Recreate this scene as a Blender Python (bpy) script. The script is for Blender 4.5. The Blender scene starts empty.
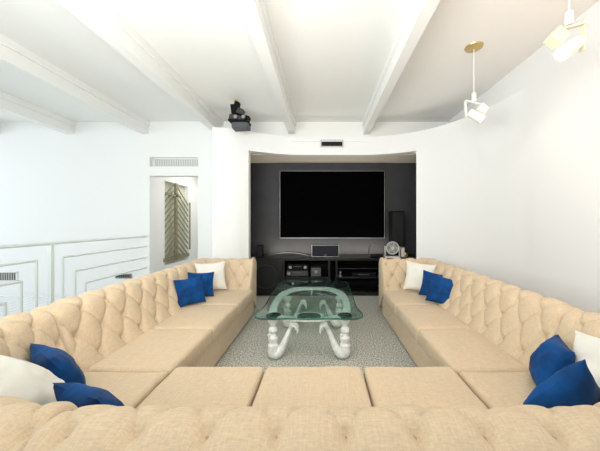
import bpy, bmesh, math, random
from mathutils import Vector, Matrix, noise
random.seed(7)
PI = math.pi
sc = bpy.context.scene
COL = sc.collection

# ------------------------------------------------------------------ camera
cam_d = bpy.data.cameras.new('camera')
cam = bpy.data.objects.new('camera', cam_d)
COL.objects.link(cam)
cam.location = (0, 0, 1.5)
cam.rotation_euler = (PI/2, 0, 0)
cam_d.sensor_width = 36
cam_d.lens = 265/600*36
cam_d.shift_x = -22/600
cam_d.shift_y = -2.5/600
cam_d.clip_start = 0.05
sc.camera = cam
# ------------------------------------------------------------------ world, lights, exposure
w = bpy.data.worlds.new('daylight')
sc.world = w
w.use_nodes = True
w.node_tree.nodes['Background'].inputs[0].default_value = (0.93, 0.98, 1.0, 1)
w.node_tree.nodes['Background'].inputs[1].default_value = 0.62
sc.view_settings.view_transform = 'Standard'
sc.view_settings.look = 'None'
sc.view_settings.gamma = 1
sc.view_settings.use_curve_mapping = False
sc.view_settings.exposure = 0.37

def area(name, loc, target, sx, sy, power, color):
    d = bpy.data.lights.new(name, 'AREA')
    d.shape = 'RECTANGLE'; d.size = sx; d.size_y = sy; d.energy = power; d.color = color
    o = bpy.data.objects.new(name, d); COL.objects.link(o)
    o.location = loc
    o.rotation_euler = (Vector(target)-Vector(loc)).to_track_quat('-Z', 'Y').to_euler()
    return o
# unseen fill added behind the camera; daylight from the tall windows on the left
area('rear_fill_light', (-0.5, -3.4, 2.2), (-0.3, 5, 1.0), 5.5, 2.6, 30, (1, 0.98, 0.95))
# unseen upward fill, added to brighten the ceiling and bounce down
area('ceiling_bounce_fill', (-0.9, 0.2, 2.05), (-0.6, 2.2, 3.6), 3.0, 0.7, 118, (0.98, 1, 0.965))
area('niche_fill_light', (.2, 5.86, .80), (.2, 6.5, 2.8), 2.8, .06, 12, (1, 0.93, 0.82))  # light without a fixture, added to lift the niche soffit
area('hall_fill_light', (-2.9, 6.7, 2.9), (-3.3, 6.6, 0), .9, 1.5, 16, (1, 0.97, 0.9))  # hidden light added to brighten the dark hall
area('left_window_daylight', (-8.6, 1.5, 2.0), (0, 3, 1.4), 6.0, 2.6, 90, (0.86, 0.97, 1.0))

# ------------------------------------------------------------------ materials
def mat(name, color, rough=0.6, metal=0.0, spec=0.5, var=0.0, vscale=8, bump=0.0, bscale=60, coat=0.0, sheen=0.0):
    m = bpy.data.materials.new(name); m.use_nodes = True
    nt = m.node_tree; b = nt.nodes['Principled BSDF']
    b.inputs['Base Color'].default_value = (*color, 1)
    b.inputs['Roughness'].default_value = rough
    b.inputs['Metallic'].default_value = metal
    b.inputs['Specular IOR Level'].default_value = spec
    b.inputs['Coat Weight'].default_value = coat
    b.inputs['Sheen Weight'].default_value = sheen
    tc = nt.nodes.new('ShaderNodeTexCoord')
    if var > 0:
        n = nt.nodes.new('ShaderNodeTexNoise'); n.inputs['Scale'].default_value = vscale; n.inputs['Detail'].default_value = 5
        nt.links.new(tc.outputs['Object'], n.inputs['Vector'])
        r = nt.nodes.new('ShaderNodeValToRGB')
        r.color_ramp.elements[0].position = 0.3; r.color_ramp.elements[1].position = 0.7
        r.color_ramp.elements[0].color = (*[c*(1-var) for c in color], 1)
        r.color_ramp.elements[1].color = (*[min(1, c*(1+var)) for c in color], 1)
        nt.links.new(n.outputs['Fac'], r.inputs['Fac']); nt.links.new(r.outputs['Color'], b.inputs['Base Color'])
    if bump > 0:
        n2 = nt.nodes.new('ShaderNodeTexNoise'); n2.inputs['Scale'].default_value = bscale; n2.inputs['Detail'].default_value = 3
        nt.links.new(tc.outputs['Object'], n2.inputs['Vector'])
        bp = nt.nodes.new('ShaderNodeBump'); bp.inputs['Strength'].default_value = bump; bp.inputs['Distance'].default_value = 0.01
        nt.links.new(n2.outputs['Fac'], bp.inputs['Height']); nt.links.new(bp.outputs['Normal'], b.inputs['Normal'])
    return m

def linen(name, color):
    m = mat(name, color, 0.9, spec=0.15, sheen=0.15)
    nt = m.node_tree; b = nt.nodes['Principled BSDF']
    tc = nt.nodes.new('ShaderNodeTexCoord')
    outs = []
    for sc3 in ((14, 190, 190), (190, 14, 60), (60, 190, 14)):
        mp = nt.nodes.new('ShaderNodeMapping'); mp.inputs['Scale'].default_value = sc3
        nt.links.new(tc.outputs['Object'], mp.inputs['Vector'])
        n = nt.nodes.new('ShaderNodeTexNoise'); n.inputs['Scale'].default_value = 1; n.inputs['Detail'].default_value = 3
        nt.links.new(mp.outputs['Vector'], n.inputs['Vector']); outs.append(n.outputs['Fac'])
    a1 = nt.nodes.new('ShaderNodeMath'); a1.operation = 'ADD'
    nt.links.new(outs[0], a1.inputs[0]); nt.links.new(outs[1], a1.inputs[1])
    a2 = nt.nodes.new('ShaderNodeMath'); a2.operation = 'ADD'
    nt.links.new(a1.outputs[0], a2.inputs[0]); nt.links.new(outs[2], a2.inputs[1])
    a3 = nt.nodes.new('ShaderNodeMath'); a3.operation = 'DIVIDE'; a3.inputs[1].default_value = 3
    nt.links.new(a2.outputs[0], a3.inputs[0])
    r = nt.nodes.new('ShaderNodeValToRGB')
    r.color_ramp.elements[0].position = 0.36; r.color_ramp.elements[1].position = 0.64
    r.color_ramp.elements[0].color = (*[c*0.86 for c in color], 1)
    r.color_ramp.elements[1].color = (*[min(1, c*1.10) for c in color], 1)
    nt.links.new(a3.outputs[0], r.inputs['Fac']); nt.links.new(r.outputs['Color'], b.inputs['Base Color'])
    bp = nt.nodes.new('ShaderNodeBump'); bp.inputs['Strength'].default_value = 0.25; bp.inputs['Distance'].default_value = 0.004
    nt.links.new(a3.outputs[0], bp.inputs['Height']); nt.links.new(bp.outputs['Normal'], b.inputs['Normal'])
    return m

def tinted_glass(name, color, edge=False):
    m = bpy.data.materials.new(name); m.use_nodes = True
    nt = m.node_tree; nt.nodes.clear()
    out = nt.nodes.new('ShaderNodeOutputMaterial')
    tr = nt.nodes.new('ShaderNodeBsdfTransparent'); tr.inputs[0].default_value = (*color, 1)
    gl = nt.nodes.new('ShaderNodeBsdfGlossy'); gl.inputs['Roughness'].default_value = 0.03
    gl.inputs['Color'].default_value = (0.85, 1, 0.95, 1)
    lw = nt.nodes.new('ShaderNodeLayerWeight'); lw.inputs[0].default_value = 0.5
    pw = nt.nodes.new('ShaderNodeMath'); pw.operation = 'POWER'; pw.inputs[1].default_value = 4
    nt.links.new(lw.outputs['Facing'], pw.inputs[0])
    fr = nt.nodes.new('ShaderNodeMath'); fr.operation = 'MULTIPLY_ADD'; fr.inputs[1].default_value = 0.7; fr.inputs[2].default_value = 0.03
    nt.links.new(pw.outputs[0], fr.inputs[0])
    mx = nt.nodes.new('ShaderNodeMixShader')
    nt.links.new(fr.outputs[0], mx.inputs[0]); nt.links.new(tr.outputs[0], mx.inputs[1]); nt.links.new(gl.outputs[0], mx.inputs[2])
    if edge:
        df = nt.nodes.new('ShaderNodeBsdfDiffuse'); df.inputs[0].default_value = (0.05, 0.16, 0.13, 1)
        m2 = nt.nodes.new('ShaderNodeMixShader'); m2.inputs[0].default_value = 0.6
        nt.links.new(mx.outputs[0], m2.inputs[1]); nt.links.new(df.outputs[0], m2.inputs[2])
        nt.links.new(m2.outputs[0], out.inputs[0])
    else:
        nt.links.new(mx.outputs[0], out.inputs[0])
    return m

def emit(name, color, s):
    m = bpy.data.materials.new(name); m.use_nodes = True
    b = m.node_tree.nodes['Principled BSDF']
    b.inputs['Base Color'].default_value = (*color, 1)
    b.inputs['Emission Color'].default_value = (*color, 1)
    b.inputs['Emission Strength'].default_value = s
    return m

def carpet_mat():
    m = mat('carpet', (0.3, 0.29, 0.26), 0.95, spec=0.1, bump=0.7, bscale=160)
    nt = m.node_tree; b = nt.nodes['Principled BSDF']
    tc = nt.nodes.new('ShaderNodeTexCoord')
    n = nt.nodes.new('ShaderNodeTexNoise'); n.inputs['Scale'].default_value = 60; n.inputs['Detail'].default_value = 6
    n.inputs['Roughness'].default_value = 0.7
    nt.links.new(tc.outputs['Object'], n.inputs['Vector'])
    r = nt.nodes.new('ShaderNodeValToRGB')
    e = r.color_ramp.elements
    e[0].position = 0.43; e[0].color = (0.26, 0.25, 0.22, 1)
    e[1].position = 0.57; e[1].color = (0.74, 0.72, 0.65, 1)
    nt.links.new(n.outputs['Fac'], r.inputs['Fac']); nt.links.new(r.outputs['Color'], b.inputs['Base Color'])
    return m

def plank_mat():
    m = mat('white_floor', (0.85, 0.88, 0.9), 0.25)
    nt = m.node_tree; b = nt.nodes['Principled BSDF']
    tc = nt.nodes.new('ShaderNodeTexCoord'); sp = nt.nodes.new('ShaderNodeSeparateXYZ')
    nt.links.new(tc.outputs['Object'], sp.inputs[0])
    mu = nt.nodes.new('ShaderNodeMath'); mu.operation = 'MULTIPLY'; mu.inputs[1].default_value = 5.5
    fr = nt.nodes.new('ShaderNodeMath'); fr.operation = 'FRACT'
    nt.links.new(sp.outputs['X'], mu.inputs[0]); nt.links.new(mu.outputs[0], fr.inputs[0])
    r = nt.nodes.new('ShaderNodeValToRGB')
    r.color_ramp.elements[0].position = 0.04; r.color_ramp.elements[1].position = 0.1
    r.color_ramp.elements[0].color = (0.5, 0.55, 0.6, 1); r.color_ramp.elements[1].color = (0.85, 0.88, 0.9, 1)
    nt.links.new(fr.outputs[0], r.inputs['Fac']); nt.links.new(r.outputs['Color'], b.inputs['Base Color'])
    return m

M = dict(
    white=mat('white_paint', (0.86, 0.865, 0.86), 0.75, spec=0.2, bump=0.04, bscale=90),
    ceil=mat('ceiling_paint', (0.86, 0.86, 0.835), 0.8, spec=0.1, bump=0.03, bscale=70),
    beam=mat('beam_paint', (0.84, 0.84, 0.82), 0.6, spec=0.25),
    soffit=mat('soffit_paint', (0.80, 0.74, 0.64), 0.8),
    dark=mat('charcoal_paint', (0.036, 0.036, 0.040), 0.55, spec=0.4, var=0.12, vscale=3),
    carpet=carpet_mat(), plank=plank_mat(),
    linen=linen('beige_linen', (0.665, 0.52, 0.36)),
    button=mat('shaded_button_linen', (0.46, 0.35, 0.235), 0.9),  # linen darkened so the buttons carry the shadow of their dimples
    blue=mat('blue_velvet', (0.002, 0.050, 0.19), 0.7, spec=0.15, var=0.4, vscale=9, bump=0.15, bscale=40, sheen=0.05),
    cream=mat('ivory_cotton', (0.78, 0.76, 0.70), 0.85, spec=0.15, var=0.03, vscale=10, bump=0.12, bscale=30),
    black=mat('black_lacquer', (0.012, 0.012, 0.013), 0.3, spec=0.35, var=0.2, vscale=6),
    blackm=mat('black_matte', (0.006, 0.006, 0.007), 0.7, spec=0.12),
    screen=mat('black_screen', (0.0015, 0.0015, 0.0018), 0.6, spec=0.0),
    grille=mat('speaker_cloth', (0.007, 0.0075, 0.008), 0.85, bump=0.4, bscale=200),
    navy=mat('speaker_face', (0.008, 0.009, 0.016), 0.5, spec=0.2),
    silver=mat('brushed_silver', (0.34, 0.34, 0.33), 0.35, metal=0.9),
    steel=mat('painted_rail', (0.74, 0.80, 0.79), 0.4, metal=0.1),
    grey=mat('grey_plastic', (0.22, 0.22, 0.21), 0.5),
    lgrey=mat('light_grey_plastic', (0.62, 0.62, 0.59), 0.45),
    darkgrey=mat('dark_grey', (0.03, 0.033, 0.035), 0.5),
    plaster=mat('chalky_white_plaster', (0.80, 0.81, 0.79), 0.5, var=0.12, vscale=22, bump=0.35, bscale=35),
    glass=tinted_glass('green_glass', (0.88, 0.955, 0.925)), glass_edge=tinted_glass('green_glass_edge', (0.3, 0.6, 0.5), True),
    clear=tinted_glass('clear_glass', (0.93, 0.97, 0.96)),
    brass=mat('aged_brass', (0.62, 0.46, 0.20), 0.35, metal=0.8),
    lampw=mat('white_enamel', (0.86, 0.85, 0.80), 0.4), lampc=mat('cream_enamel', (0.82, 0.74, 0.56), 0.45),
    bulb=emit('lit_bulb', (1, 0.93, 0.82), 2), sconce=emit('lit_shade', (1, 0.68, 0.38), 2),
    wood=mat('weathered_wood', (0.24, 0.215, 0.14), 0.7, var=0.3, vscale=30, bump=0.2, bscale=60),
    sage=mat('sage_panel', (0.60, 0.62, 0.50), 0.8, var=0.05),
    ventm=mat('vent_grey', (0.55, 0.56, 0.53), 0.5), gold=mat('gold', (0.7, 0.5, 0.15), 0.35, metal=0.8),
    slate=mat('slate_plastic', (0.06, 0.07, 0.075), 0.5),
)

# ------------------------------------------------------------------ helpers
def add_box(bm, c, s, rot=None):
    r = bmesh.ops.create_cube(bm, size=1)
    m = Matrix.Translation(c)
    if rot: 
        from mathutils import Euler
        m = m @ Euler(rot).to_matrix().to_4x4()
    m = m @ Matrix.Diagonal((*s, 1))
    bmesh.ops.transform(bm, matrix=m, verts=r['verts'])
    return r['verts']
def add_cyl(bm, p0, p1, r0, r1=None, seg=20):
    p0 = Vector(p0); p1 = Vector(p1); d = p1-p0
    r1 = r0 if r1 is None else r1
    r = bmesh.ops.create_cone(bm, cap_ends=True, segments=seg, radius1=r0, radius2=r1, depth=d.length)
    m = Matrix.Translation((p0+p1)/2) @ d.to_track_quat('Z', 'Y').to_matrix().to_4x4()
    bmesh.ops.transform(bm, matrix=m, verts=r['verts'])
def add_sph(bm, c, r, s=(1, 1, 1), u=16, v=10):
    q = bmesh.ops.create_uvsphere(bm, u_segments=u, v_segments=v, radius=r)
    bmesh.ops.transform(bm, matrix=Matrix.Translation(c) @ Matrix.Diagonal((*s, 1)), verts=q['verts'])
def add_tube(bm, pts, radii, seg=12, cap=True):
    """tube through points with a radius at each point (Catmull-Rom smoothed)"""
    P = [Vector(p) for p in pts]; n = len(P)
    S = []; R = []
    for i in range(n-1):
        a = P[max(i-1, 0)]; b = P[i]; c = P[i+1]; d = P[min(i+2, n-1)]
        for k in range(6):
            t = k/6
            S.append(0.5*((2*b)+(c-a)*t+(2*a-5*b+4*c-d)*t*t+(3*b-a-3*c+d)*t**3)); R.append(radii[i]*(1-t)+radii[i+1]*t)
    S.append(P[-1]); R.append(radii[-1])
    rings = []; up = None
    for i, p in enumerate(S):
        t = (S[min(i+1, len(S)-1)]-S[max(i-1, 0)]).normalized()
        if up is None: up = t.orthogonal().normalized()
        up = (up-t*up.dot(t)).normalized(); s = t.cross(up)
        rings.append([bm.verts.new(p+(up*math.cos(2*PI*j/seg)+s*math.sin(2*PI*j/seg))*R[i]) for j in range(seg)])
    for a, b in zip(rings, rings[1:]):
        for j in range(seg): bm.faces.new((a[j], a[(j+1) % seg], b[(j+1) % seg], b[j]))
    if cap: bm.faces.new(rings[0][::-1]); bm.faces.new(rings[-1])
def add_lathe(bm, c, prof, seg=20, axis=None):
    """prof = [(r, z)] about the vertical through c"""
    rings = []
    for r, z in prof:
        rings.append([bm.verts.new(Vector(c)+Vector((r*math.cos(2*PI*j/seg), r*math.sin(2*PI*j/seg), z))) for j in range(seg)])
    for a, b in zip(rings, rings[1:]):
        for j in range(seg): bm.faces.new((a[j], a[(j+1) % seg], b[(j+1) % seg], b[j]))
    bm.faces.new(rings[0][::-1]); bm.faces.new(rings[-1])
def prism(bm, outline, z0, z1):
    lo = [bm.verts.new((x, y, z0)) for x, y in outline]; hi = [bm.verts.new((x, y, z1)) for x, y in outline]
    n = len(lo)
    for i in range(n): bm.faces.new((lo[i], lo[(i+1) % n], hi[(i+1) % n], hi[i]))
    bm.faces.new(lo[::-1]); bm.faces.new(hi)

def obj(name, bm, m, parent=None, bevel=0.0, smooth=True, seg=2, fix=True):
    if fix: bmesh.ops.recalc_face_normals(bm, faces=bm.faces[:])
    me = bpy.data.meshes.new(name); bm.to_mesh(me); bm.free()
    o = bpy.data.objects.new(name, me); COL.objects.link(o)
    for mm in (m if isinstance(m, list) else [m]): me.materials.append(mm)
    if parent is not None:
        o.parent = parent
        # shapes are written in world metres; the parent chain's origins are subtracted
        base = Vector((0, 0, 0)); p = parent
        while p is not None: base += Vector(p.location); p = p.parent
        if not parent.get('_local'): me.transform(Matrix.Translation(-base))
    if bevel > 0:
        md = o.modifiers.new('bevel', 'BEVEL'); md.width = bevel; md.segments = seg; md.limit_method = 'ANGLE'; md.angle_limit = 0.6
    if smooth:
        me.shade_smooth()
        try: me.set_sharp_from_angle(angle=0.7)
        except Exception: pass
    return o
def tag(o, label, cat, group=None):
    o['label'] = label; o['category'] = cat
    if group: o['group'] = group
    return o
def thing(name, label, cat, loc=(0, 0, 0), group=None):
    o = bpy.data.objects.new(name, None); COL.objects.link(o); o.location = loc; o.empty_display_size = 0.1
    return tag(o, label, cat, group)
def struct(name, bm, m, **k):
    o = obj(name, bm, m, **k); o['kind'] = 'structure'; return o
def catmull(pts, k=8):
    out = []; n = len(pts)
    for i in range(n-1):
        a, b, c, d = pts[max(i-1, 0)], pts[i], pts[i+1], pts[min(i+2, n-1)]
        for j in range(k):
            t = j/k
            out.append(tuple(0.5*((2*b[q])+(c[q]-a[q])*t+(2*a[q]-5*b[q]+4*c[q]-d[q])*t*t+(3*b[q]-a[q]-3*c[q]+d[q])*t**3) for q in (0, 1)))
    out.append(pts[-1]); return out

# ------------------------------------------------------------------ the room
DB = 5.47      # upper back wall
ZC = 3.587     # ceiling
ZP = 3.236     # top of the curved partition
XR = 2.6       # right wall
XL = -9.0
YB = -4.0
b = bmesh.new(); add_box(b, ((-3.62+XR+.2)/2, (YB+6.4)/2, -0.05), (XR+.2+3.62, 6.4-YB, 0.1)); struct('floor', b, M['carpet'])
b = bmesh.new(); add_box(b, ((-3.62+XL)/2, (YB+6.4)/2, -0.05), (-3.62-XL, 6.4-YB, 0.1)); struct('floor_gallery', b, M['plank'])
b = bmesh.new(); add_box(b, ((XL+XR+.2)/2, (YB+DB+.12)/2, ZC+0.06), (XR+.2-XL, DB+.12-YB, 0.12)); struct('ceiling', b, M['ceil'])
b = bmesh.new(); add_box(b, (XR+.1, (YB+DB)/2, ZC/2), (.2, DB-YB, ZC)); struct('wall_right', b, M['white'])
# back wall above the partition
b = bmesh.new(); add_box(b, ((-1.98+XR)/2, DB+.06, (3.0+ZC)/2), (XR+1.98, .12, ZC-3.0)); struct('wall_back_upper', b, M['ceil'])
# far left back wall
b = bmesh.new(); add_box(b, ((XL-3.57)/2, DB+.06, ZC/2), (-3.57-XL, .12, ZC)); struct('wall_back_left', b, M['white'])
b = bmesh.new(); add_box(b, ((XL-3.57)/2, DB-.01, 0.05), (-3.57-XL, .02, .1)); struct('baseboard_left', b, M['white'])
# doorway wall (opening -3.55..-2.54, 2.43 high; transom slot above)
YD = DB-.03
b = bmesh.new()
add_box(b, (-2.26, YD+.08, ZC/2), (.56, .16, ZC))
add_box(b, (-3.57+.01, YD+.08, ZC/2), (.04, .16, ZC))
add_box(b, (-3.04, YD+.08, (2.47+2.66)/2), (1.00, .16, .19))
add_box(b, (-3.04, YD+.08, (2.85+ZC)/2), (1.00, .16, ZC-2.85))
add_box(b, (-3.04, YD+.13, 2.755), (1.00, .06, .2))
struct('wall_back_doorway', b, M['white'])
# hall behind the doorway
b = bmesh.new()
add_box(b, (-3.60, 5.75, 1.8), (.1, .46, 3.6))                         # left hall wall in pieces round the panel recess
add_box(b, (-3.60, 7.3, 1.8), (.1, .5, 3.6))
add_box(b, (-3.60, 6.515, .27), (.1, 1.07, .54)); add_box(b, (-3.60, 6.515, 3.03), (.1, 1.07, 1.14))
struct('wall_hall_left', b, M['white'])
b = bmesh.new(); add_box(b, (-3.68, 6.52, 1.5), (.06, 1.3, 2.2)); struct('wall_hall_recess', b, M['sage'])
b = bmesh.new(); add_box(b, (-2.9, 7.6, 1.5), (1.6, .1, 3.2)); struct('wall_hall_end', b, M['white'])
b = bmesh.new(); add_box(b, (-2.2, 6.5, 1.5), (.1, 2.2, 3.0)); struct('wall_hall_right', b, M['white'])
b = bmesh.new(); add_box(b, (-2.9, 6.62, 3.0), (1.3, 2.0, .1)); struct('ceiling_hall', b, M['white'])
b = bmesh.new(); add_box(b, (-2.9, 7.0, -.05), (1.6, 1.3, .1)); struct('floor_hall', b, M['plank'])

# curved partition with the media niche
curve = catmull([(-1.99, 4.80), (-1.93, 4.80), (-1.62, 4.88), (-1.38, 5.02), (-1.165, 5.13), (-.8, 5.28), (-.4, 5.34), (.8, 5.34), (1.2, 5.28), (1.56, 5.16),
                 (1.94, 4.92), (2.2, 4.63), (2.41, 4.26), (2.53, 3.88), (2.59, 3.5), (XR, 3.2)], 8)
NX0, NX1, NZ = -1.39, 1.79, 2.873
TH = 0.16
def wall_strip(bm, xs, z0, z1):
    pts = [p for p in curve if xs[0] < p[0] < xs[1]]
    def yat(x):
        for p, q in zip(curve, curve[1:]):
            if p[0] <= x <= q[0] and q[0] > p[0]: return p[1]+(q[1]-p[1])*(x-p[0])/(q[0]-p[0])
        return curve[0][1] if x < curve[0][0] else curve[-1][1]
    pts = [(xs[0], yat(xs[0]))]+pts+[(xs[1], yat(xs[1]))]
    back = []
    for i, p in enumerate(pts):
        a = pts[max(i-1, 0)]; c = pts[min(i+1, len(pts)-1)]
        t = Vector((c[0]-a[0], c[1]-a[1])).normalized()
        back.append((min(p[0]-t.y*TH, XR+.02) if xs[0] > NX1-.01 else max(min(p[0], xs[1]), xs[0]), p[1]+TH*max(t.x, .2)))
    prism(bm, pts+back[::-1], z0, z1)
b = bmesh.new()
wall_strip(b, (-1.99, NX0), 0, ZP)
add_box(b, (-1.93, 5.16, ZP/2), (.12, .66, ZP))
struct('wall_partition_left', b, M['white'], bevel=0.02, seg=3)
b = bmesh.new(); wall_strip(b, (NX0, NX1), NZ, ZP); struct('wall_partition_header', b, M['white'])
b = bmesh.new(); wall_strip(b, (NX1, XR-.001), 0, ZP); struct('wall_partition_right', b, M['white'])
b = bmesh.new(); add_box(b, (.3, 5.42, ZP-.07), (4.4, .2, .06)); struct('trim_ledge', b, M['white'])
# niche
b = bmesh.new(); add_box(b, (.23, 6.16, 1.5), (4.1, .1, 3.0)); struct('wall_niche_back', b, M['dark'])
b = bmesh.new(); add_box(b, (-1.77, 5.66, 1.44), (.1, .96, 2.87)); struct('wall_niche_left', b, M['dark'])
b = bmesh.new(); add_box(b, (2.23, 5.63, 1.44), (.1, 1.02, 2.87)); struct('wall_niche_right', b, M['dark'])
b = bmesh.new(); add_box(b, (.23, 5.74, NZ+.03), (4.1, .74, .04)); struct('ceiling_niche', b, M['soffit'])
# window wall behind the camera and to the left (out of view): wide openings between piers
b = bmesh.new()
for x in (-7.5, -4.2, 2.5): add_box(b, (x, YB, ZC/2), (.3, .2, ZC))
add_box(b, ((XL+XR)/2, YB, .2), (XR-XL, .2, .4)); add_box(b, ((XL+XR)/2, YB, ZC-.15), (XR-XL, .2, .3))
struct('wall_rear', b, M['white'])
b = bmesh.new()
for y in (-3.9, -.6, 3.6, 5.4): add_box(b, (XL, y, ZC/2), (.2, .3, ZC))
add_box(b, (XL, .7, .2), (.2, 9.4, .4)); add_box(b, (XL, .7, ZC-.15), (.2, 9.4, .3))
struct('wall_left', b, M['white'])

# ceiling beams
for i, (x0, x1) in enumerate([(.85, .97), (-.69, -.56), (-2.18, -2.04), (-3.70, -3.56), (-5.24, -5.10), (-6.78, -6.64), (-8.3, -8.16)]):
    b = bmesh.new()
    add_box(b, ((x0+x1)/2, (YB+DB)/2, ZC-.13), (x1-x0, DB-YB, .26))
    add_box(b, ((x0+x1)/2, (YB+DB)/2, ZC-.05), (x1-x0+.05, DB-YB, .10))
    struct('trim_%d' % (i+1), b, M['beam'])

# ------------------------------------------------------------------ vents
def vent(name, label, x0, x1, z0, z1, y, n, fm, sm, backm):
    t = thing(name, label, 'vent', ((x0+x1)/2, y, z0))
    b = bmesh.new(); add_box(b, ((x0+x1)/2, y-.004, (z0+z1)/2), (x1-x0, .006, z1-z0)); obj('backing', b, backm, t)
    b = bmesh.new(); f = .02
    add_box(b, ((x0+x1)/2, y-.012, z0), (x1-x0+f, .02, f)); add_box(b, ((x0+x1)/2, y-.012, z1), (x1-x0+f, .02, f))
    add_box(b, (x0, y-.012, (z0+z1)/2), (f, .02, z1-z0)); add_box(b, (x1, y-.012, (z0+z1)/2), (f, .02, z1-z0))
    obj('vent_frame', b, fm, t)
    b = bmesh.new()
    for k in range(n):
        x = x0+(k+.5)*(x1-x0)/n
        add_box(b, (x, y-.014, (z0+z1)/2), ((x1-x0)/n*.35, .012, z1-z0), (0, 0, .5))
    obj('vent_slats', b, sm, t)
    return t
vent('air_vent', 'small dark slatted air vent above the television niche', -.02, .42, 3.035, 3.165, 5.34, 17, M['ventm'], M['darkgrey'], M['blackm'])
vent('air_vent', 'long pale air vent above the doorway', -3.5, -2.56, 2.67, 2.84, YD+.10, 26, M['white'], M['white'], M['ventm'])
vent('air_vent', 'pale low wall vent at far left behind the railing', -6.66, -6.28, .31, .49, DB, 8, M['white'], M['ventm'], M['slate'])
vent('air_vent', 'small dark low wall vent behind the railing near the doorway', -4.24, -3.94, .37, .44, DB, 8, M['grey'], M['grey'], M['blackm'])

# ------------------------------------------------------------------ railing
XRAIL = -3.60
rl = thing('railing', 'white metal railing of nested rectangular tubes along the left side', 'railing', (XRAIL, 3.5, 0))
def rail_bar(y0, y1, z, r=.017):
    b = bmesh.new(); add_cyl(b, (XRAIL, y0, z), (XRAIL, y1, z), r); return b
obj('top_rail', rail_bar(-1.0, DB-.035, 1.23, .021), M['steel'], rl)
for py in (3.52, .2):
    b = bmesh.new(); add_box(b, (XRAIL, py, .61), (.045, .05, 1.22)); obj('post', b, M['steel'], rl, bevel=.006)
for z, ya, yb in ((1.025, 3.34, 3.68), (.80, 3.17, 3.86), (.59, 3.01, 4.03)):
    b = bmesh.new(); add_cyl(b, (XRAIL, DB-.035, z), (XRAIL, yb, z), .016); add_cyl(b, (XRAIL, yb, z), (XRAIL, yb, 0), .016); add_sph(b, (XRAIL, yb, z), .016); obj('nested_tube', b, M['steel'], rl)
    b = bmesh.new(); add_cyl(b, (XRAIL, .22, z), (XRAIL, ya, z), .016); add_cyl(b, (XRAIL, ya, z), (XRAIL, ya, 0), .016); add_sph(b, (XRAIL, ya, z), .016); obj('nested_tube', b, M['steel'], rl)

# ------------------------------------------------------------------ chevron wood lattice in the hall
la = thing('wooden_lattice', 'weathered wooden chevron lattice panel with pointed top in the hall', 'wall decoration', (-3.60, 6.5, .54))
YC, xw = 6.42, -3.56
b = bmesh.new(); add_box(b, (xw+.02, YC, 1.53), (.05, .075, 1.86)); obj('central_post', b, M['wood'], la)
b = bmesh.new(); add_box(b, (xw, 7.10, 1.42), (.05, .06, 1.25)); obj('side_post', b, M['wood'], la)
b = bmesh.new(); add_box(b, (xw, 6.5, .66), (.04, 1.15, .08)); obj('bottom_rail', b, M['wood'], la)
b = bmesh.new()
slope = .78
k = 0
z = 2.46
while z > .75:
    for s, ymax in ((-1, .46), (1, .68)):
        L = min(ymax, (z-.68)/slope)
        zz1 = z-L*slope
        add_box(b, (xw, YC+s*L/2, (z+zz1)/2), (.018, .019, math.hypot(L, L*slope)), (-s*(PI/2-math.atan(slope)) if False else s*(PI/2-math.atan(slope)), 0, 0))
    z -= .145
obj('chevron_slats', b, M['wood'], la)
b = bmesh.new(); add_box(b, (xw+.03, YC-.12, 2.16), (.03, .62, .045), (-.03, 0, 0)); obj('cross_bar', b, M['wood'], la)

# ------------------------------------------------------------------ sectional sofa
sofa = thing('sectional_sofa', 'large U shaped beige tufted sectional sofa with rolled arms', 'sofa', (-.1, 2.6, 0))
# profile of the rolled back: (offset inward, z)
prof = []
RC, RR = .772, .120
for i in range(42):
    t = i/42
    prof.append((.30-.187*t-.012*math.sin(PI*t), .41+.41*t))
for i in range(36):
    a = math.radians(24+180*i/35)
    prof.append((RR*math.cos(a)*1.03, RC+RR*math.sin(a)))
for z in (.66, .5, .35, .2, .03): prof.append((-.105, z))
V = [0]
for p, q in zip(prof, prof[1:]): V.append(V[-1]+math.dist(p, q))
PN = []
for i in range(len(prof)):
    a = prof[max(i-1, 0)]; c = prof[min(i+1, len(prof)-1)]
    t = Vector((c[0]-a[0], c[1]-a[1])).normalized(); PN.append((t.y, -t.x))
SV, V0 = .18, .10
def puff(p, v):
    q = (v-V0)/SV
    f = 1.0
    if v > .84: f = max(0, 1-(v-.84)/.10)
    qc = max(0, min(3, q))
    a = p+qc/2; bb = p-qc/2
    sa, sb = abs(math.sin(PI*a)), abs(math.sin(PI*bb))
    g = (sa*sb)**.30
    # overall cushion crown plus deep dimple at buttons
    j = round(qc); pj = round(p-(j % 2)*.5)+(j % 2)*.5
    r2 = ((p-pj)*.22)**2+((q-j)*SV)**2
    dim = math.exp(-r2/(.036**2))
    dn = math.exp(-r2/(.019**2))
    cr = math.exp(-(min(sa, sb)/.16)**2)
    inn = 1 if -.5 < q < 3.5 else 0
    return f*(.026*g-.020*dim*inn-.014*dn*inn-.004*cr) - .008*f
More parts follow.
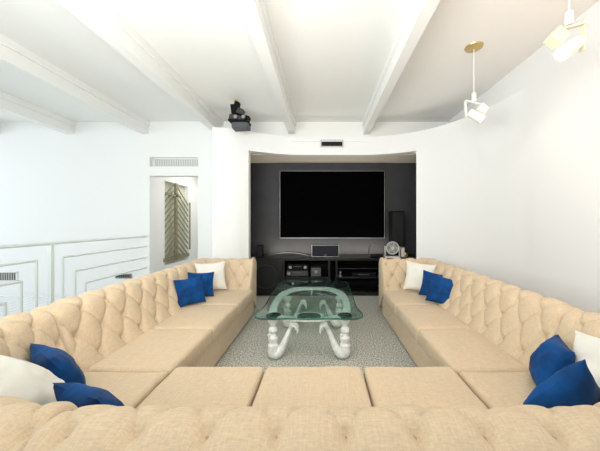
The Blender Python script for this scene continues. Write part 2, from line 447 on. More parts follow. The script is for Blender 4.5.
def sweep(name, path, su, phase, edge0=True, edge1=True, cap0=True, cap1=True, amp=1.0):
    """path = [(x,y,nx,ny)] densely sampled with inward normals"""
    bm = bmesh.new(); U = [0]
    for p, q in zip(path, path[1:]): U.append(U[-1]+math.hypot(q[0]-p[0], q[1]-p[1]))
    L = U[-1]; rows = []
    for (x, y, nx, ny), u in zip(path, U):
        row = []
        e = 1.0
        if edge0: e = min(e, (min(1, u/.035))**.5)
        if edge1: e = min(e, (min(1, (L-u)/.035))**.5)
        for (o, z), v, (no, nz) in zip(prof, V, PN):
            d = puff(u/su+phase, v)*e*amp - (1-e)*.018 - (1-amp)*.022
            wr = noise.noise(Vector((x*9, y*9, z*9)))*.004
            d += wr*min(1, v/.1)*e
            oo = o+no*d; z2 = z+nz*d
            row.append(bm.verts.new((x+nx*oo, y+ny*oo, z2)))
        rows.append(row)
    for r0, r1 in zip(rows, rows[1:]):
        for k in range(len(prof)-1): bm.faces.new((r0[k], r0[k+1], r1[k+1], r1[k]))
    if cap0: bm.faces.new(rows[0])
    if cap1: bm.faces.new(rows[-1][::-1])
    # buttons
    bb = bm; bmesh.ops.recalc_face_normals(bm, faces=bm.faces[:])
    for j in range(4):
        v = V0+j*SV
        k = min(range(len(V)), key=lambda i: abs(V[i]-v)); o, z = prof[k]; no, nz = PN[k]
        for c in range(-60, 60):
            p = c+(j % 2)*.5; u = (p-phase)*su
            if u < .06 or u > L-.06: continue
            i = min(range(len(U)), key=lambda i: abs(U[i]-u)); x, y, nx, ny = path[i]
            d = -.040
            ctr = Vector((x+nx*(o+no*d), y+ny*(o+no*d), z+nz*d)); nn = Vector((nx*no, ny*no, nz))
            r = bmesh.ops.create_uvsphere(bb, u_segments=10, v_segments=6, radius=.011)
            bmesh.ops.transform(bb, matrix=Matrix.Translation(ctr) @ nn.to_track_quat('Z', 'Y').to_matrix().to_4x4() @ Matrix.Diagonal((1, 1, .55, 1)), verts=r['verts'])
            for v_ in r['verts']:
                for f_ in v_.link_faces: f_.material_index = 1
    part = obj(name, bm, [M['linen'], M['button']], sofa, fix=False)
    return part
XBL, XBR, YBN, YBA = -2.0, 1.80, .835, 4.48      # roll centre lines
CL, CR, YCL = -.86, .95, 1.88
STEP = .0095
def line(p, q, n):
    L = math.dist(p, q); k = int(L/STEP)
    return [(p[0]+(q[0]-p[0])*i/k, p[1]+(q[1]-p[1])*i/k, *n) for i in range(k+1)]
def arc(cx, cy, rx, ry, a0, a1):
    k = int(abs(a1-a0)*max(rx, ry)/STEP); out = []
    for i in range(k+1):
        a = a0+(a1-a0)*i/k; x = cx+rx*math.cos(a); y = cy+ry*math.sin(a)
        n = Vector((-math.cos(a)/rx, -math.sin(a)/ry)).normalized(); out.append((x, y, n.x, n.y))
    return out
sweep('backrest', line((XBL, 4.60), (XBL, YCL), (1, 0)), .235, .35)
arcL = arc(CL, YCL, CL-XBL, YCL-YBN, PI, 1.5*PI)
sweep('corner_backrest', arcL, .235, .3)
near = line((CL, YBN), (CR, YBN), (0, 1))
sweep('backrest', near, .2105, (CL+.139)/.2105+.5, amp=.78)
arcR = arc(CR, YCL, XBR-CR, YCL-YBN, 1.5*PI, 2*PI)
sweep('corner_backrest', arcR, .235, .3)
sweep('backrest', line((XBR, YCL), (XBR, 4.60), (-1, 0)), .235, .2)
sweep('rolled_arm', line((-1.17, YBA), (-2.12, YBA), (0, -1)), .225, .3, edge0=False)
sweep('rolled_arm', line((1.92, YBA), (1.02, YBA), (0, -1)), .225, .1, edge1=False)
# front scroll panels of the arms with piping
def scroll(x, s):
    poly = [(YBA-o*1.0, z) for o, z in prof]
    cy = YBA-.06; cz = .5
    bm = bmesh.new(); rings = []
    for sc_, dx in ((1.06, 0), (1.06, .03), (1.0, .045), (.85, .05)):
        rings.append([bm.verts.new((x+s*dx, YBA+(y-YBA)*sc_, .02+(z-.02)*(1+(sc_-1)*.5))) for y, z in poly])
    for a, c in zip(rings, rings[1:]):
        n = len(a)
        for j in range(n): bm.faces.new((a[j], a[(j+1) % n], c[(j+1) % n], c[j]))
    bm.faces.new(rings[0]); bm.faces.new(rings[-1][::-1])
    obj('arm_front', bm, M['linen'], sofa)
scroll(-1.18, 1); scroll(1.03, -1)
# seat bases
def base(x0, x1, y0, y1):
    b = bmesh.new(); add_box(b, ((x0+x1)/2, (y0+y1)/2, .15), (x1-x0, y1-y0, .26)); obj('seat_base', b, M['linen'], sofa, bevel=.02)
    b = bmesh.new(); add_box(b, ((x0+x1)/2, (y0+y1)/2, .012), (x1-x0-.06, y1-y0-.06, .024)); obj('plinth', b, M['blackm'], sofa)
base(-1.98, -1.105, 1.89, 4.30); base(-1.60, 1.45, .98, 1.94); base(.975, 1.78, 1.89, 4.30)
# cushions
def inset(poly, d):
    n = len(poly); out = []
    area2 = sum(poly[i][0]*poly[(i+1) % n][1]-poly[(i+1) % n][0]*poly[i][1] for i in range(n)); sg = 1 if area2 > 0 else -1
    for i in range(n):
        a = Vector(poly[i-1]); p = Vector(poly[i]); c = Vector(poly[(i+1) % n])
        t = ((p-a).normalized()+(c-p).normalized()).normalized(); nrm = Vector((-t.y, t.x))*sg
        out.append((p.x+nrm.x*d, p.y+nrm.y*d))
    return out
def rrect(x0, x1, y0, y1, r=.035, k=5, side=10):
    pts = []
    for cx, cy, a0 in ((x1-r, y0+r, -PI/2), (x1-r, y1-r, 0), (x0+r, y1-r, PI/2), (x0+r, y0+r, PI)):
        for i in range(k): a = a0+PI/2*i/(k-1); pts.append((cx+r*math.cos(a), cy+r*math.sin(a)))
    out = []
    for i in range(len(pts)):
        a, c = pts[i], pts[(i+1) % len(pts)]; out.append(a)
        if math.dist(a, c) > .2:
            for j in range(1, side): out.append((a[0]+(c[0]-a[0])*j/side, a[1]+(c[1]-a[1])*j/side))
    return out
def seat_cushion(poly, z0=.275, z1=.448, r=.035, crown=.014):
    bm = bmesh.new(); cx = sum(p[0] for p in poly)/len(poly); cy = sum(p[1] for p in poly)/len(poly)
    rings = [(inset(poly, .012), z0), (poly, z0+.015)]
    for i in range(6):
        a = PI/2*i/5; rings.append((inset(poly, r*(1-math.cos(a))*.95+.0001), z1-r+r*math.sin(a)))
    last = rings[-1][0]
    for t in (.93, .82, .65, .45, .22):
        rings.append(([(cx+(x-cx)*t, cy+(y-cy)*t) for x, y in last], z1+crown*(1-t**2.5)))
    R = []
    for pl, z in rings:
        R.append([bm.verts.new((x, y, z+(noise.noise(Vector((x*4, y*4, 3)))*.006 if z > z1-.02 else 0))) for x, y in pl])
    n = len(poly)
    for a, c in zip(R, R[1:]):
        for j in range(n): bm.faces.new((a[j], a[(j+1) % n], c[(j+1) % n], c[j]))
    bm.faces.new(R[0]); bm.faces.new(R[-1])
    o = obj('seat_cushion', bm, M['linen'], sofa)
    pp = inset(poly, .004); b2 = bmesh.new()
    P = [(x, y, z0+.012) for x, y in pp]; ring = []
    add_tube(b2, [P[i] for i in range(0, len(P), 2)]+[P[0]], [.006]*(len(P[::2])+1), 6)
    pi = obj('piping', b2, M['linen'], sofa); pi.parent = o
g = .006
ys = [1.905, 2.66, 3.44, 4.19]
for a, c in zip(ys, ys[1:]): seat_cushion(rrect(-1.72, -1.09, a+g, c-g))
for a, c in zip(ys, ys[1:]): seat_cushion(rrect(.955, 1.52, a+g, c-g))
xs = [-1.085, -.42, .30, .965]
for a, c in zip(xs, xs[1:]): seat_cushion(rrect(a+g, c-g, 1.12, 1.965))
def corner_poly(arcpts, xin, s):
    pts = []
    for x, y, nx, ny in arcpts[::6]:
        X, Y = x+nx*.285, y+ny*.285
        if s*X > s*xin+.02 and Y < 1.86: pts.append((X, Y))
    pts.sort(key=lambda p: s*p[0])
    lo = pts
    out = [(xin+s*.01, lo[0][1])]+lo+[(lo[-1][0], 1.895), ]
    n = 8
    for j in range(1, n): out.append((lo[-1][0]+(xin+s*.01-lo[-1][0])*j/n, 1.895))
    out.append((xin+s*.01, 1.895))
    for j in range(1, n): out.append((xin+s*.01, 1.895+(lo[0][1]-1.895)*j/n))
    return out
seat_cushion(corner_poly(arcL, -1.09, -1)); seat_cushion(corner_poly(arcR, .97, 1))

# ------------------------------------------------------------------ throw pillows
def pillow(name, label, m, center, size, thick, R, seed, group=None, sag=0.0):
    """R: rotation matrix whose local x,y span the pillow face and z is its normal"""
    n = 26; bm = bmesh.new(); g = {}
    for side in (1, -1):
        for i in range(n+1):
            for j in range(n+1):
                u = -1+2*i/n; v = -1+2*j/n
                edge = i in (0, n) or j in (0, n)
                if edge and side == -1: g[(side, i, j)] = g[(1, i, j)]; continue
                # sides drawn in, corners stay pointed
                x = u*(1-.10*(1-v*v)); y = v*(1-.10*(1-u*u))
                h = ((1-u*u)*(1-v*v))**.42
                wr = noise.noise(Vector((u*2.2+seed, v*2.2, seed*1.7+side)))*.16+noise.noise(Vector((u*5+seed, v*5, side)))*.06
                z = side*thick/2*h*(1+wr) + sag*(u*u-.4)*size*.5
                cr = math.exp(-((abs(u)-abs(v))**2)*14)*(max(abs(u), abs(v)))**2
                z -= side*thick*.10*cr*h
                g[(side, i, j)] = bm.verts.new((x*size/2, y*size/2, z))
    for side in (1, -1):
        for i in range(n):
            for j in range(n):
                q = (g[(side, i, j)], g[(side, i+1, j)], g[(side, i+1, j+1)], g[(side, i, j+1)])
                try: bm.faces.new(q if side == 1 else q[::-1])
                except ValueError: pass
    o = obj(name, bm, m); o.matrix_world = Matrix.Translation(center) @ R.to_4x4()
    tag(o, label, 'pillow', group)
    return o
def frame(normal, roll=0.0):
    z = Vector(normal).normalized(); up = Vector((0, 0, 1)); y = (up-z*up.dot(z)).normalized(); x = y.cross(z)
    return Matrix((x, y, z)).transposed() @ Matrix.Rotation(roll, 3, 'Z')
pillow('throw_pillow', 'white pillow leaning in the far left corner by the sofa arm', M['cream'], (-1.685, 4.02, .69), .44, .15, frame((.5, -1, .32), .03), 1)
pillow('throw_pillow', 'blue velvet pillow leaning against the far left white pillow', M['blue'], (-1.70, 3.72, .635), .355, .13, frame((.7, -1, .35), -.08), 2)
pillow('throw_pillow', 'blue velvet pillow on left seat, nearer one of the far left pair', M['blue'], (-1.68, 3.38, .63), .355, .13, frame((.95, -1, .33), .06), 3)
pillow('throw_pillow', 'white pillow leaning in the far right corner by the sofa arm', M['cream'], (1.47, 3.98, .69), .44, .15, frame((-.35, -1, .35), -.10), 4)
pillow('throw_pillow', 'blue velvet pillow leaning against the far right white pillow', M['blue'], (1.56, 3.68, .635), .36, .14, frame((-.5, -1, .35), -.15), 5)
pillow('throw_pillow', 'blue velvet pillow on right seat, nearer one of the far right pair', M['blue'], (1.555, 3.40, .63), .37, .14, frame((-.55, -1, .38), -.18), 6)
pillow('throw_pillow', 'large ivory pillow in the near left sofa corner', M['cream'], (-1.46, 1.29, .62), .46, .27, frame((.6, .6, .5), .12), 7)
pillow('throw_pillow', 'blue velvet pillow behind the ivory pillow in the near left corner', M['blue'], (-1.60, 1.61, .61), .35, .15, frame((.45, .75, .5), .0), 8)
pillow('throw_pillow', 'blue velvet pillow against the near backrest on the left', M['blue'], (-1.08, 1.26, .61), .33, .15, frame((.3, .8, .5), .0), 9)
pillow('throw_pillow', 'white pillow at right edge in the near right sofa corner', M['cream'], (1.58, 1.42, .665), .44, .22, frame((-.7, -.2, .5), .15), 10)
pillow('throw_pillow', 'puffy blue velvet pillow leaning on the right backrest in the near right corner', M['blue'], (1.44, 1.67, .615), .33, .17, frame((-.85, .50, .5), .05), 11)
pillow('throw_pillow', 'blue velvet pillow with one corner pointing up in the near right corner', M['blue'], (1.215, 1.32, .615), .37, .16, frame((-.15, .9, .3), .8), 12)

# ------------------------------------------------------------------ coffee table
TZ = .47
tb = thing('coffee_table', 'green glass coffee table on white sculpted scroll legs', 'table', (-.14, 3.5, 0))
gx0, gx1, gy0, gy1 = -.745, .455, 2.80, 4.66
out = []
def gl(x, y): out.append((x, y))
gc = (gx0+gx1)/2
outl = catmull([(gc, gy0+.0), (gc+.22, gy0+.015), (gx1-.13, gy0+.00), (gx1-.03, gy0+.05), (gx1, gy0+.17), (gx1-.035, gy0+.45), (gx1-.02, (gy0+gy1)/2), (gx1-.03, gy1-.4), (gx1-.01, gy1-.2), (gx1-.06, gy1-.05), (gx1-.2, gy1), (gc, gy1-.02),
                (gx0+.2, gy1), (gx0+.06, gy1-.05), (gx0+.01, gy1-.2), (gx0+.03, gy1-.4), (gx0+.02, (gy0+gy1)/2), (gx0+.035, gy0+.45), (gx0, gy0+.17), (gx0+.03, gy0+.05), (gx0+.13, gy0), (gc-.22, gy0+.015), (gc, gy0)], 5)[:-1]
bm = bmesh.new()
ins = inset(outl, .008); n = len(outl)
rings = [[bm.verts.new((x, y, z)) for x, y in pl] for pl, z in ((ins, TZ), (outl, TZ+.005), (outl, TZ+.016), (ins, TZ+.021))]
for a, c in zip(rings, rings[1:]):
    for j in range(n):
        f = bm.faces.new((a[j], a[(j+1) % n], c[(j+1) % n], c[j])); f.material_index = 1
bm.faces.new(rings[0][::-1]); bm.faces.new(rings[-1])
obj('glass_top', bm, [M['glass'], M['glass_edge']], tb)
# sculpted frame under the glass: bowed band and front rail
def ribbon(bm, pts, wds, z0, z1):
    S = catmull(pts, 6); W = []
    for i in range(len(pts)-1):
        for k in range(6): W.append(wds[i]+(wds[i+1]-wds[i])*k/6)
    W.append(wds[-1]); L = []; R = []
    for i, p in enumerate(S):
        t = Vector(S[min(i+1, len(S)-1)])-Vector(S[max(i-1, 0)]); t.normalize(); nn = Vector((-t.y, t.x))*W[i]/2
        L.append((p[0]+nn.x, p[1]+nn.y)); R.append((p[0]-nn.x, p[1]-nn.y))
    k = len(S)
    v = [[bm.verts.new((x, y, z)) for x, y in Q] for Q in (L, R) for z in (z0, z1)]
    lo_l, hi_l, lo_r, hi_r = v
    for i in range(k-1):
        bm.faces.new((hi_l[i], hi_l[i+1], hi_r[i+1], hi_r[i])); bm.faces.new((lo_l[i], lo_r[i], lo_r[i+1], lo_l[i+1]))
        bm.faces.new((lo_l[i], lo_l[i+1], hi_l[i+1], hi_l[i])); bm.faces.new((lo_r[i], hi_r[i], hi_r[i+1], lo_r[i+1]))
    bm.faces.new((lo_l[0], hi_l[0], hi_r[0], lo_r[0])); bm.faces.new((lo_l[-1], lo_r[-1], hi_r[-1], hi_l[-1]))
bm = bmesh.new()
cl_, cr_ = (-.545, 2.98), (.255, 2.98)
ribbon(bm, [cl_, (-.60, 3.3), (-.60, 3.7), (-.54, 4.0), (-.38, 4.22), (-.145, 4.25), (.09, 4.22), (.25, 4.0), (.31, 3.7), (.31, 3.3), cr_], [.10, .09, .10, .13, .16, .12, .16, .13, .10, .09, .10], TZ-.035, TZ-.006)
obj('bowed_frame', bm, M['plaster'], tb, bevel=.008)
bm = bmesh.new()
ribbon(bm, [cl_, (-.40, 2.93), (-.27, 2.88), (-.145, 2.87), (-.02, 2.88), (.11, 2.93), cr_], [.12, .07, .05, .045, .05, .07, .12], TZ-.035, TZ-.006)
ribbon(bm, [(-.30, 3.0), (-.20, 3.07), (-.145, 3.08), (-.09, 3.07), (.01, 3.0)], [.04, .03, .03, .03, .04], TZ-.035, TZ-.006)
obj('front_rail', bm, M['plaster'], tb, bevel=.006)
bm = bmesh.new(); add_lathe(bm, (-.145, 2.975, TZ-.034), [(.001, 0), (.13, 0), (.132, .02), (.125, .0325), (.001, .0325)], 28)
bmesh.ops.scale(bm, vec=(1, .62, 1), space=Matrix.Translation((.145, -2.975, 0)), verts=bm.verts[:])
obj('oval_pad', bm, M['blackm'], tb)
for cx, cy in (cl_, cr_):
    bm = bmesh.new(); add_lathe(bm, (cx, cy, TZ-.04), [(.001, 0), (.075, 0), (.085, .02), (.08, .0385), (.001, .0385)], 24); obj('round_pad', bm, M['blackm'], tb)
# legs: lobed column above a foot, and a scaly tail sweeping inwards and up into a curled fin
def leg(x, y, s, yy):
    bm = bmesh.new()
    add_lathe(bm, (x, y, 0), [(.03, .03), (.055, .05), (.065, .09), (.055, .12), (.06, .15), (.043, .17), (.052, .20), (.055, .23), (.036, .255), (.03, .275), (.05, .30), (.048, .33), (.028, .35), (.032, .375), (.055, .40), (.062, TZ-.036)], 18)
    for k in range(5):
        a = k*1.25; add_sph(bm, (x+.045*math.cos(a), y+.045*math.sin(a), .13+.045*k), .022, (1, 1, .8), 10, 6)
    lg = obj('leg', bm, M['plaster'], tb)
    bm = bmesh.new()
    T = [(-.015, .10, .045), (0, .06, .060), (.045, .055, .060), (.09, .10, .046), (.13, .18, .034), (.165, .26, .027), (.195, .325, .023), (.225, .355, .020), (.255, .335, .016), (.25, .305, .010)]
    add_tube(bm, [(x+s*q[0], y+yy*max(0, q[1]-.15)*.1, q[1]) for q in T], [q[2] for q in T], 12)
    for k, dz in ((-.022, .0), (.022, -.01), (0, .015)):
        add_tube(bm, [(x+s*.19, y+yy*.02+k, .32), (x+s*.215, y+yy*.02+k*2.2, .365+dz), (x+s*.255, y+yy*.02+k*2.6, .36+dz), (x+s*.275, y+yy*.02+k*2.4, .315+dz), (x+s*.27, y+yy*.02+k*2.2, .28+dz)], [.014, .017, .016, .012, .005], 8)
    t = obj('scroll_tail', bm, M['plaster'], tb); t.parent = lg
    bm = bmesh.new(); add_lathe(bm, (x+s*.03, y, 0), [(.075, 0.0), (.08, .006), (.06, .012), (.001, .012)], 20)
    f = obj('foot_pad', bm, M['clear'], tb); f.parent = lg
leg(-.545, 2.95, 1, 1); leg(.255, 2.95, -1, 1); leg(-.50, 3.82, 1, -1); leg(.25, 3.82, -1, -1)

# ------------------------------------------------------------------ television
YT = 6.11
tx0, tx1, tz0, tz1 = -.955, 1.42, 1.16, 2.68
tv = thing('television', 'huge black flat screen television on the dark niche wall', 'television', ((tx0+tx1)/2, YT, tz0))
b = bmesh.new(); add_box(b, ((tx0+tx1)/2, YT-.05, (tz0+tz1)/2), (tx1-tx0, .07, tz1-tz0)); obj('housing', b, M['blackm'], tv, bevel=.006)
b = bmesh.new(); f = .009
for c, s in ((((tx0+tx1)/2, tz0), (tx1-tx0, f*1.6)), (((tx0+tx1)/2, tz1), (tx1-tx0, f)), ((tx0, (tz0+tz1)/2), (f, tz1-tz0)), ((tx1, (tz0+tz1)/2), (f, tz1-tz0))):
    add_box(b, (c[0], YT-.09, c[1]), (s[0], .02, s[1]))
obj('bezel', b, M['silver'], tv, bevel=.003)
b = bmesh.new(); add_box(b, ((tx0+tx1)/2, YT-.088, (tz0+tz1)/2), (tx1-tx0-.03, .008, tz1-tz0-.03)); obj('screen', b, M['screen'], tv)
b = bmesh.new(); add_box(b, ((tx0+tx1)/2, YT-.102, tz0), (.09, .003, .012)); obj('maker_mark', b, M['silver'], tv)

# ------------------------------------------------------------------ media cabinet
cx0, cx1, cy0, cy1, cz = -1.55, 2.10, 5.44, 6.08, .78
cb = thing('media_cabinet', 'long low black media cabinet with open shelves under the television', 'cabinet', ((cx0+cx1)/2, cy0, 0))
def bx(name, x0, x1, y0, y1, z0, z1, m, par, bev=.004):
    b = bmesh.new(); add_box(b, ((x0+x1)/2, (y0+y1)/2, (z0+z1)/2), (x1-x0, y1-y0, z1-z0)); return obj(name, b, m, par, bevel=bev)
bx('top', cx0, cx1, cy0-.02, cy1, cz-.05, cz, M['black'], cb)
bx('base', cx0, cx1, cy0+.02, cy1, 0, .08, M['black'], cb)
bx('back_panel', cx0, cx1, cy1-.03, cy1, .08, cz-.05, M['blackm'], cb)
for x in (cx0, -.81, .13, .28, cx1-.04): bx('divider', x, x+.04, cy0, cy1-.03, .08, cz-.05, M['black'], cb)
bx('shelf', -.77, .13, cy0+.01, cy1-.03, .36, .39, M['black'], cb); bx('shelf', .32, cx1-.04, cy0+.01, cy1-.03, .36, .39, M['black'], cb)
bx('shelf', .32, cx1-.04, cy0+.01, cy1-.03, .55, .57, M['black'], cb)
bx('lower_door', -.76, .12, cy0, cy0+.02, .085, .355, M['black'], cb)
d = bx('speaker_door', cx0+.042, -.812, cy0-.005, cy0+.02, .085, cz-.052, M['black'], cb)
b = bmesh.new(); add_cyl(b, ((cx0-.77)/2, cy0-.006, .40), ((cx0-.77)/2, cy0-.022, .40), .235, .225, 40)
g2 = obj('round_grille', b, M['grille'], cb); g2.parent = cb
b = bmesh.new()
pts = [((cx0-.77)/2+.238*math.cos(a*PI/16), cy0-.012, .40+.238*math.sin(a*PI/16)) for a in range(33)]
add_tube(b, pts, [.007]*33, 8); obj('grille_ring', b, M['darkgrey'], cb)

def av(name, label, cat, x0, x1, y0, z0, h, face, knobs):
    t = thing(name, label, cat, ((x0+x1)/2, y0+.17, z0))
    bx('housing', x0, x1, y0, y0+.34, z0, z0+h, M['blackm'], t)
    bx('front_panel', x0+.01, x1-.01, y0-.006, y0, z0+.012, z0+h-.01, face, t, .002)
    for kx in knobs:
        b = bmesh.new(); add_cyl(b, (kx, y0-.006, z0+h*.5), (kx, y0-.022, z0+h*.5), h*.26, None, 18); obj('knob', b, M['silver'], t)
    b = bmesh.new(); add_box(b, ((x0+x1)/2, y0-.008, z0+h*.62), ((x1-x0)*.36, .003, h*.14)); obj('display_strip', b, M['slate'], t)
    return t
av('receiver', 'black receiver, lower one stacked in the left cabinet shelf', 'receiver', -.74, -.28, 5.50, .39, .13, M['darkgrey'], (-.69,))
av('receiver', 'black receiver, upper one stacked in the left cabinet shelf', 'receiver', -.72, -.28, 5.52, .52, .12, M['blackm'], (-.66, -.35))
t = thing('control_box', 'small grey box beside the receivers on the left cabinet shelf', 'box', (-.13, 5.6, .39))
bx('housing', -.23, -.02, 5.50, 5.72, .39, .57, M['slate'], t, .008); b = bmesh.new(); add_cyl(b, (-.125, 5.50, .49), (-.125, 5.485, .49), .035); obj('dial', b, M['grey'], t)
t = thing('disc_player', 'flat black disc player on the right cabinet shelf', 'player', (.9, 5.6, .39))
bx('housing', .62, 1.12, 5.50, 5.80, .39, .47, M['blackm'], t); bx('disc_tray', .75, .98, 5.49, 5.50, .42, .44, M['slate'], t, .002)
t = thing('remote_sensor', 'small grey sensor standing by the cabinet divider', 'sensor', (.38, 5.55, .39))
b = bmesh.new(); add_lathe(b, (.38, 5.55, .39), [(.001, 0), (.035, 0), (.03, .02), (.015, .03), (.015, .06), (.03, .08), (.03, .10), (.001, .11)], 16); obj('body', b, M['grey'], t)

# things on the cabinet
t = thing('center_speaker', 'wide centre speaker with silver edge on cabinet below the television', 'speaker', (.02, 5.6, cz))
bx('housing', -.21, .35, 5.52, 5.80, cz+.02, cz+.26, M['blackm'], t, .01)
bx('grille', -.19, .33, 5.508, 5.522, cz+.035, cz+.245, M['navy'], t, .004)
b = bmesh.new()
for c, s in (((.07, cz+.26), (.57, .012)), ((.07, cz+.02), (.57, .01)), ((-.21, cz+.14), (.012, .24)), ((.35, cz+.14), (.012, .24))): add_box(b, (c[0], 5.512, c[1]), (s[0], .014, s[1]))
obj('trim_edge', b, M['silver'], t)
bx('badge', .04, .10, 5.503, 5.51, cz+.05, cz+.058, M['silver'], t, .001)
bx('foot', -.15, -.10, 5.55, 5.75, cz, cz+.02, M['blackm'], t, 0); bx('foot', .24, .29, 5.55, 5.75, cz, cz+.02, M['blackm'], t, 0)
# curved silver tray
b = bmesh.new(); rings = []
for i in range(33):
    u = -1+2*i/32; w_ = .10*math.sqrt(max(0, 1-u**4))+.004
    zz = cz+.012+.095*(1-u*u); x = -.70+u*.48
    rings.append([b.verts.new((x, 5.56+s*w_, zz+e)) for s, e in ((-1, 0), (1, 0), (1, .012), (-1, .012))])
for a, c in zip(rings, rings[1:]):
    for j in range(4): b.faces.new((a[j], a[(j+1) % 4], c[(j+1) % 4], c[j]))
b.faces.new(rings[0]); b.faces.new(rings[-1])
t = obj('curved_tray', b, M['silver']); tag(t, 'long arched silver tray lying on the cabinet left of the centre speaker', 'tray')
t = thing('satellite_speaker', 'small black speaker at the left end of the cabinet', 'speaker', (-1.30, 5.6, cz))
bx('housing', -1.36, -1.24, 5.50, 5.64, cz, cz+.26, M['blackm'], t, .008); bx('grille', -1.35, -1.25, 5.492, 5.50, cz+.02, cz+.24, M['grille'], t, .002)
# router
t = thing('router', 'flat black router with one upright antenna on the cabinet', 'router', (1.12, 5.6, cz))
bx('housing', 1.02, 1.27, 5.52, 5.70, cz, cz+.055, M['blackm'], t, .01)
b = bmesh.new(); add_tube(b, [(1.02, 5.55, cz+.02), (.985, 5.55, cz+.08), (.99, 5.55, cz+.2), (1.03, 5.55, cz+.25)], [.014, .014, .014, .012], 10); obj('antenna', b, M['slate'], t)
# tower speaker
t = thing('tower_speaker', 'tall black speaker behind the fan at right end of cabinet', 'speaker', (1.66, 5.9, cz))
bx('housing', 1.50, 1.78, 5.72, 5.98, cz+.01, cz+.98, M['blackm'], t, .012); bx('grille', 1.52, 1.76, 5.706, 5.72, cz+.04, cz+.95, M['grille'], t, .004)
for sx in (1.55, 1.73):
    bx('foot', sx-.02, sx+.02, 5.75, 5.95, cz, cz+.012, M['blackm'], t, 0)
# fan
fx, fy, fz = 1.455, 5.50, cz+.205
t = thing('desk_fan', 'small round white desk fan on the cabinet in front of tower speaker', 'fan', (fx, fy, cz))
b = bmesh.new()
for r in (.125,): add_tube(b, [(fx+r*math.cos(a*PI/12), fy-.04, fz+r*math.sin(a*PI/12)) for a in range(25)], [.010]*25, 8)
for r in (.03, .055, .08, .103): add_tube(b, [(fx+r*math.cos(a*PI/12), fy-.047, fz+r*math.sin(a*PI/12)) for a in range(25)], [.0035]*25, 6)
for a in range(14):
    c, s = math.cos(a*PI/7), math.sin(a*PI/7); add_cyl(b, (fx+.02*c, fy-.048, fz+.02*s), (fx+.125*c, fy-.04, fz+.125*s), .003, None, 6)
obj('guard', b, M['lgrey'], t)
b = bmesh.new(); add_cyl(b, (fx, fy-.035, fz), (fx, fy+.06, fz), .128, .10, 30); obj('drum', b, M['darkgrey'], t)
b = bmesh.new(); add_cyl(b, (fx, fy-.055, fz), (fx, fy-.036, fz), .026, .03, 16); obj('hub', b, M['lgrey'], t)
b = bmesh.new()
for k in range(5):
    a = k*2*PI/5; add_box(b, (fx+.07*math.cos(a), fy-.038, fz+.07*math.sin(a)), (.09, .003, .045), (.0, -a, 0))
obj('blades', b, M['grey'], t)
b = bmesh.new()
for s in (-1, 1): add_box(b, (fx+s*.148, fy, cz+.12), (.018, .05, .24))
add_box(b, (fx, fy, cz+.018), (.30, .16, .034))
obj('stand', b, M['lgrey'], t, bevel=.006)
# grey box, gold mug, small jars
t = thing('speaker_box', 'small upright grey box to the right of the fan', 'box', (1.66, 5.52, cz))
bx('housing', 1.635, 1.72, 5.50, 5.60, cz, cz+.22, M['grey'], t, .006); bx('front_panel', 1.645, 1.71, 5.494, 5.50, cz+.02, cz+.20, M['lgrey'], t, .002)
b = bmesh.new(); add_lathe(b, (1.715, 5.46, cz), [(.001, 0), (.02, 0), (.022, .02), (.006, .03), (.006, .05), (.024, .065), (.026, .10), (.02, .11), (.001, .11)], 14)
add_tube(b, [(1.735, 5.46, cz+.03), (1.755, 5.46, cz+.05), (1.755, 5.46, cz+.08), (1.735, 5.46, cz+.095)], [.006]*4, 8)
tag(obj('gold_ornament', b, M['gold']), 'tiny gold cup at the right end of the cabinet', 'ornament')

# ------------------------------------------------------------------ spotlights hanging from the ceiling
def spot(x, y, name_lbl, full, flip=1):
    t = thing('hanging_spotlight', name_lbl, 'spotlight', (x, y, ZC))
    b = bmesh.new(); add_lathe(b, (x, y, ZC-.03), [(.02, 0), (.055, .004), (.095, .018), (.10, .0295), (.001, .0295)], 28); obj('ceiling_canopy', b, M['brass'], t)
    b = bmesh.new(); add_cyl(b, (x, y, ZC-.03), (x, y, 3.03), .005, None, 10); obj('rod', b, M['lampw'], t)
    b = bmesh.new(); add_lathe(b, (x, y, 2.94), [(.001, 0), (.024, 0), (.026, .01), (.026, .09), (.018, .10), (.001, .10)], 20); obj('socket', b, M['lampw'], t)
    # yoke
    f = flip
    b = bmesh.new()
    add_box(b, (x+f*.01, y, 2.925), (.19, .035, .012), (0, -f*.25, 0))
    add_box(b, (x+f*.10, y, 2.845), (.012, .035, .19), (0, f*.05, 0))
    obj('yoke', b, M['lampc'] if full else M['lampw'], t)
    b = bmesh.new(); add_box(b, (x-f*.09, y, 2.845), (.10, .09, .095), (0, .7, 0)); obj('driver_box', b, M['lampc'] if full else M['lampw'], t, bevel=.006)
    b = bmesh.new()
    a0 = Vector((x+f*.06, y, 2.815)); a1 = Vector((x-f*.08, y-.03, 2.715))
    add_cyl(b, a0, a1, .045, .052, 24); obj('lamp_head', b, M['lampw'], t)
    dv = (a1-a0).normalized()
    b = bmesh.new(); add_cyl(b, a1-dv*.002, a1+dv*.004, .04, None, 20); obj('bulb', b, M['bulb'], t)
    L = bpy.data.lights.new('spot_glow', 'SPOT'); L.energy = 1.8; L.color = (1, .86, .66); L.spot_size = 1.6; L.spot_blend = .8; L.shadow_soft_size = .05
    lo = bpy.data.objects.new('spot_glow', L); COL.objects.link(lo); lo.parent = t
    lo.location = (a1+dv*.02)-Vector((x, y, ZC)); lo.rotation_euler = dv.to_track_quat('-Z', 'Y').to_euler()
spot(1.80, 3.14, 'small white hanging spotlight with brass ceiling plate, farther of two', False, -1)
spot(1.80, 1.93, 'cream and white hanging spotlight at top right, nearer of two', True, 1)
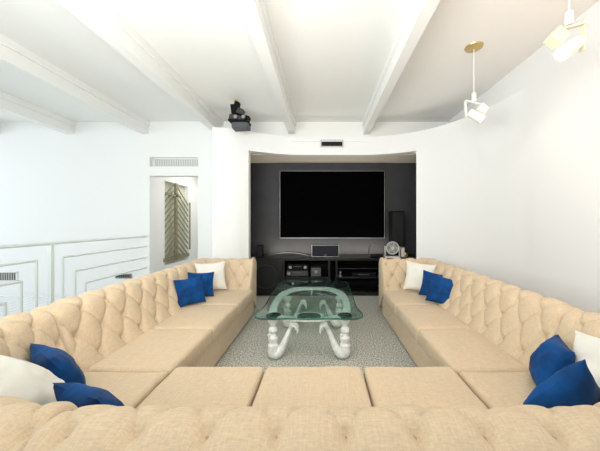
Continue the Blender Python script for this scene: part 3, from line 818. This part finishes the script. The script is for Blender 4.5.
# warm wall lamp on the right wall
t = thing('wall_sconce', 'warm glowing wall lamp on the right wall just past the frame edge', 'lamp', (XR, 1.95, 1.95))
b = bmesh.new(); add_cyl(b, (XR, 1.95, 2.0), (XR-.025, 1.95, 2.0), .07, .065, 24); obj('back_plate', b, M['brass'], t)
b = bmesh.new(); add_tube(b, [(XR-.02, 1.95, 2.0), (XR-.08, 1.95, 1.97), (XR-.12, 1.95, 2.02)], [.01]*3, 8); obj('bracket', b, M['brass'], t)
b = bmesh.new(); add_lathe(b, (XR-.12, 1.95, 2.0), [(.03, 0), (.05, .03), (.075, .12), (.085, .17), (.08, .17), (.03, .02)], 24); obj('lamp_shade', b, M['sconce'], t)
L = bpy.data.lights.new('sconce_glow', 'POINT'); L.energy = 7; L.color = (1, .40, .12); L.shadow_soft_size = .08
lo = bpy.data.objects.new('sconce_glow', L); COL.objects.link(lo); lo.parent = t; lo.location = (-.16, 0, .32)

# ------------------------------------------------------------------ light cluster hanging from the ceiling
px, py, pz = -1.41, 4.5, ZC-.50
t = thing('projector_rig', 'black cluster of stacked stage light boxes hanging from the ceiling above the curved wall', 'fixture', (px, py, pz))
def rb(name, c, s, r, m, bev=.008):
    b = bmesh.new(); add_box(b, (px+c[0], py+c[1], pz+c[2]*.9), (s[0], s[1], s[2]*.9), r); return obj(name, b, m, t, bevel=bev)
rb('foot_box', (.04, 0, .055), (.27, .2, .11), (0, -.05, 0), M['slate'])
rb('tray', (.02, -.02, .125), (.33, .22, .035), (0, .06, 0), M['blackm'])
rb('lamp_body', (-.02, 0, .185), (.26, .2, .09), (0, .12, .2), M['darkgrey'])
rb('side_lamp', (.13, -.03, .20), (.12, .12, .08), (0, .3, 0), M['blackm'])
rb('column', (-.05, 0, .33), (.15, .14, .24), (0, -.1, .2), M['blackm'])
rb('upper_lamp', (.04, -.03, .32), (.11, .10, .10), (0, .4, 0), M['darkgrey'])
rb('bracket', (-.10, -.02, .21), (.06, .05, .14), (0, -.5, 0), M['slate'])
rb('top_lamp', (-.03, 0, .47), (.08, .09, .09), (0, .3, 0), M['blackm'])
b = bmesh.new(); add_cyl(b, (px-.05, py, pz+.42), (px-.06, py, pz+.499), .025, .03, 14); obj('brass_knob', b, M['gold'], t)
for k in range(2):
    b = bmesh.new(); add_cyl(b, (px-.02+.13*k, py-.10, pz+.17), (px-.02+.13*k, py-.13, pz+.17), .035, .03, 16); obj('lens', b, M['silver'], t)

# repeats share a group
for o in bpy.data.objects:
    g_ = {'throw_pillow': 'throw pillows on the sectional sofa', 'hanging_spotlight': 'hanging ceiling spotlights', 'receiver': 'receivers in the cabinet shelf', 'air_vent': 'wall air vents'}.get(o.name.split('.')[0])
    if g_ and o.parent is None: o['group'] = g_
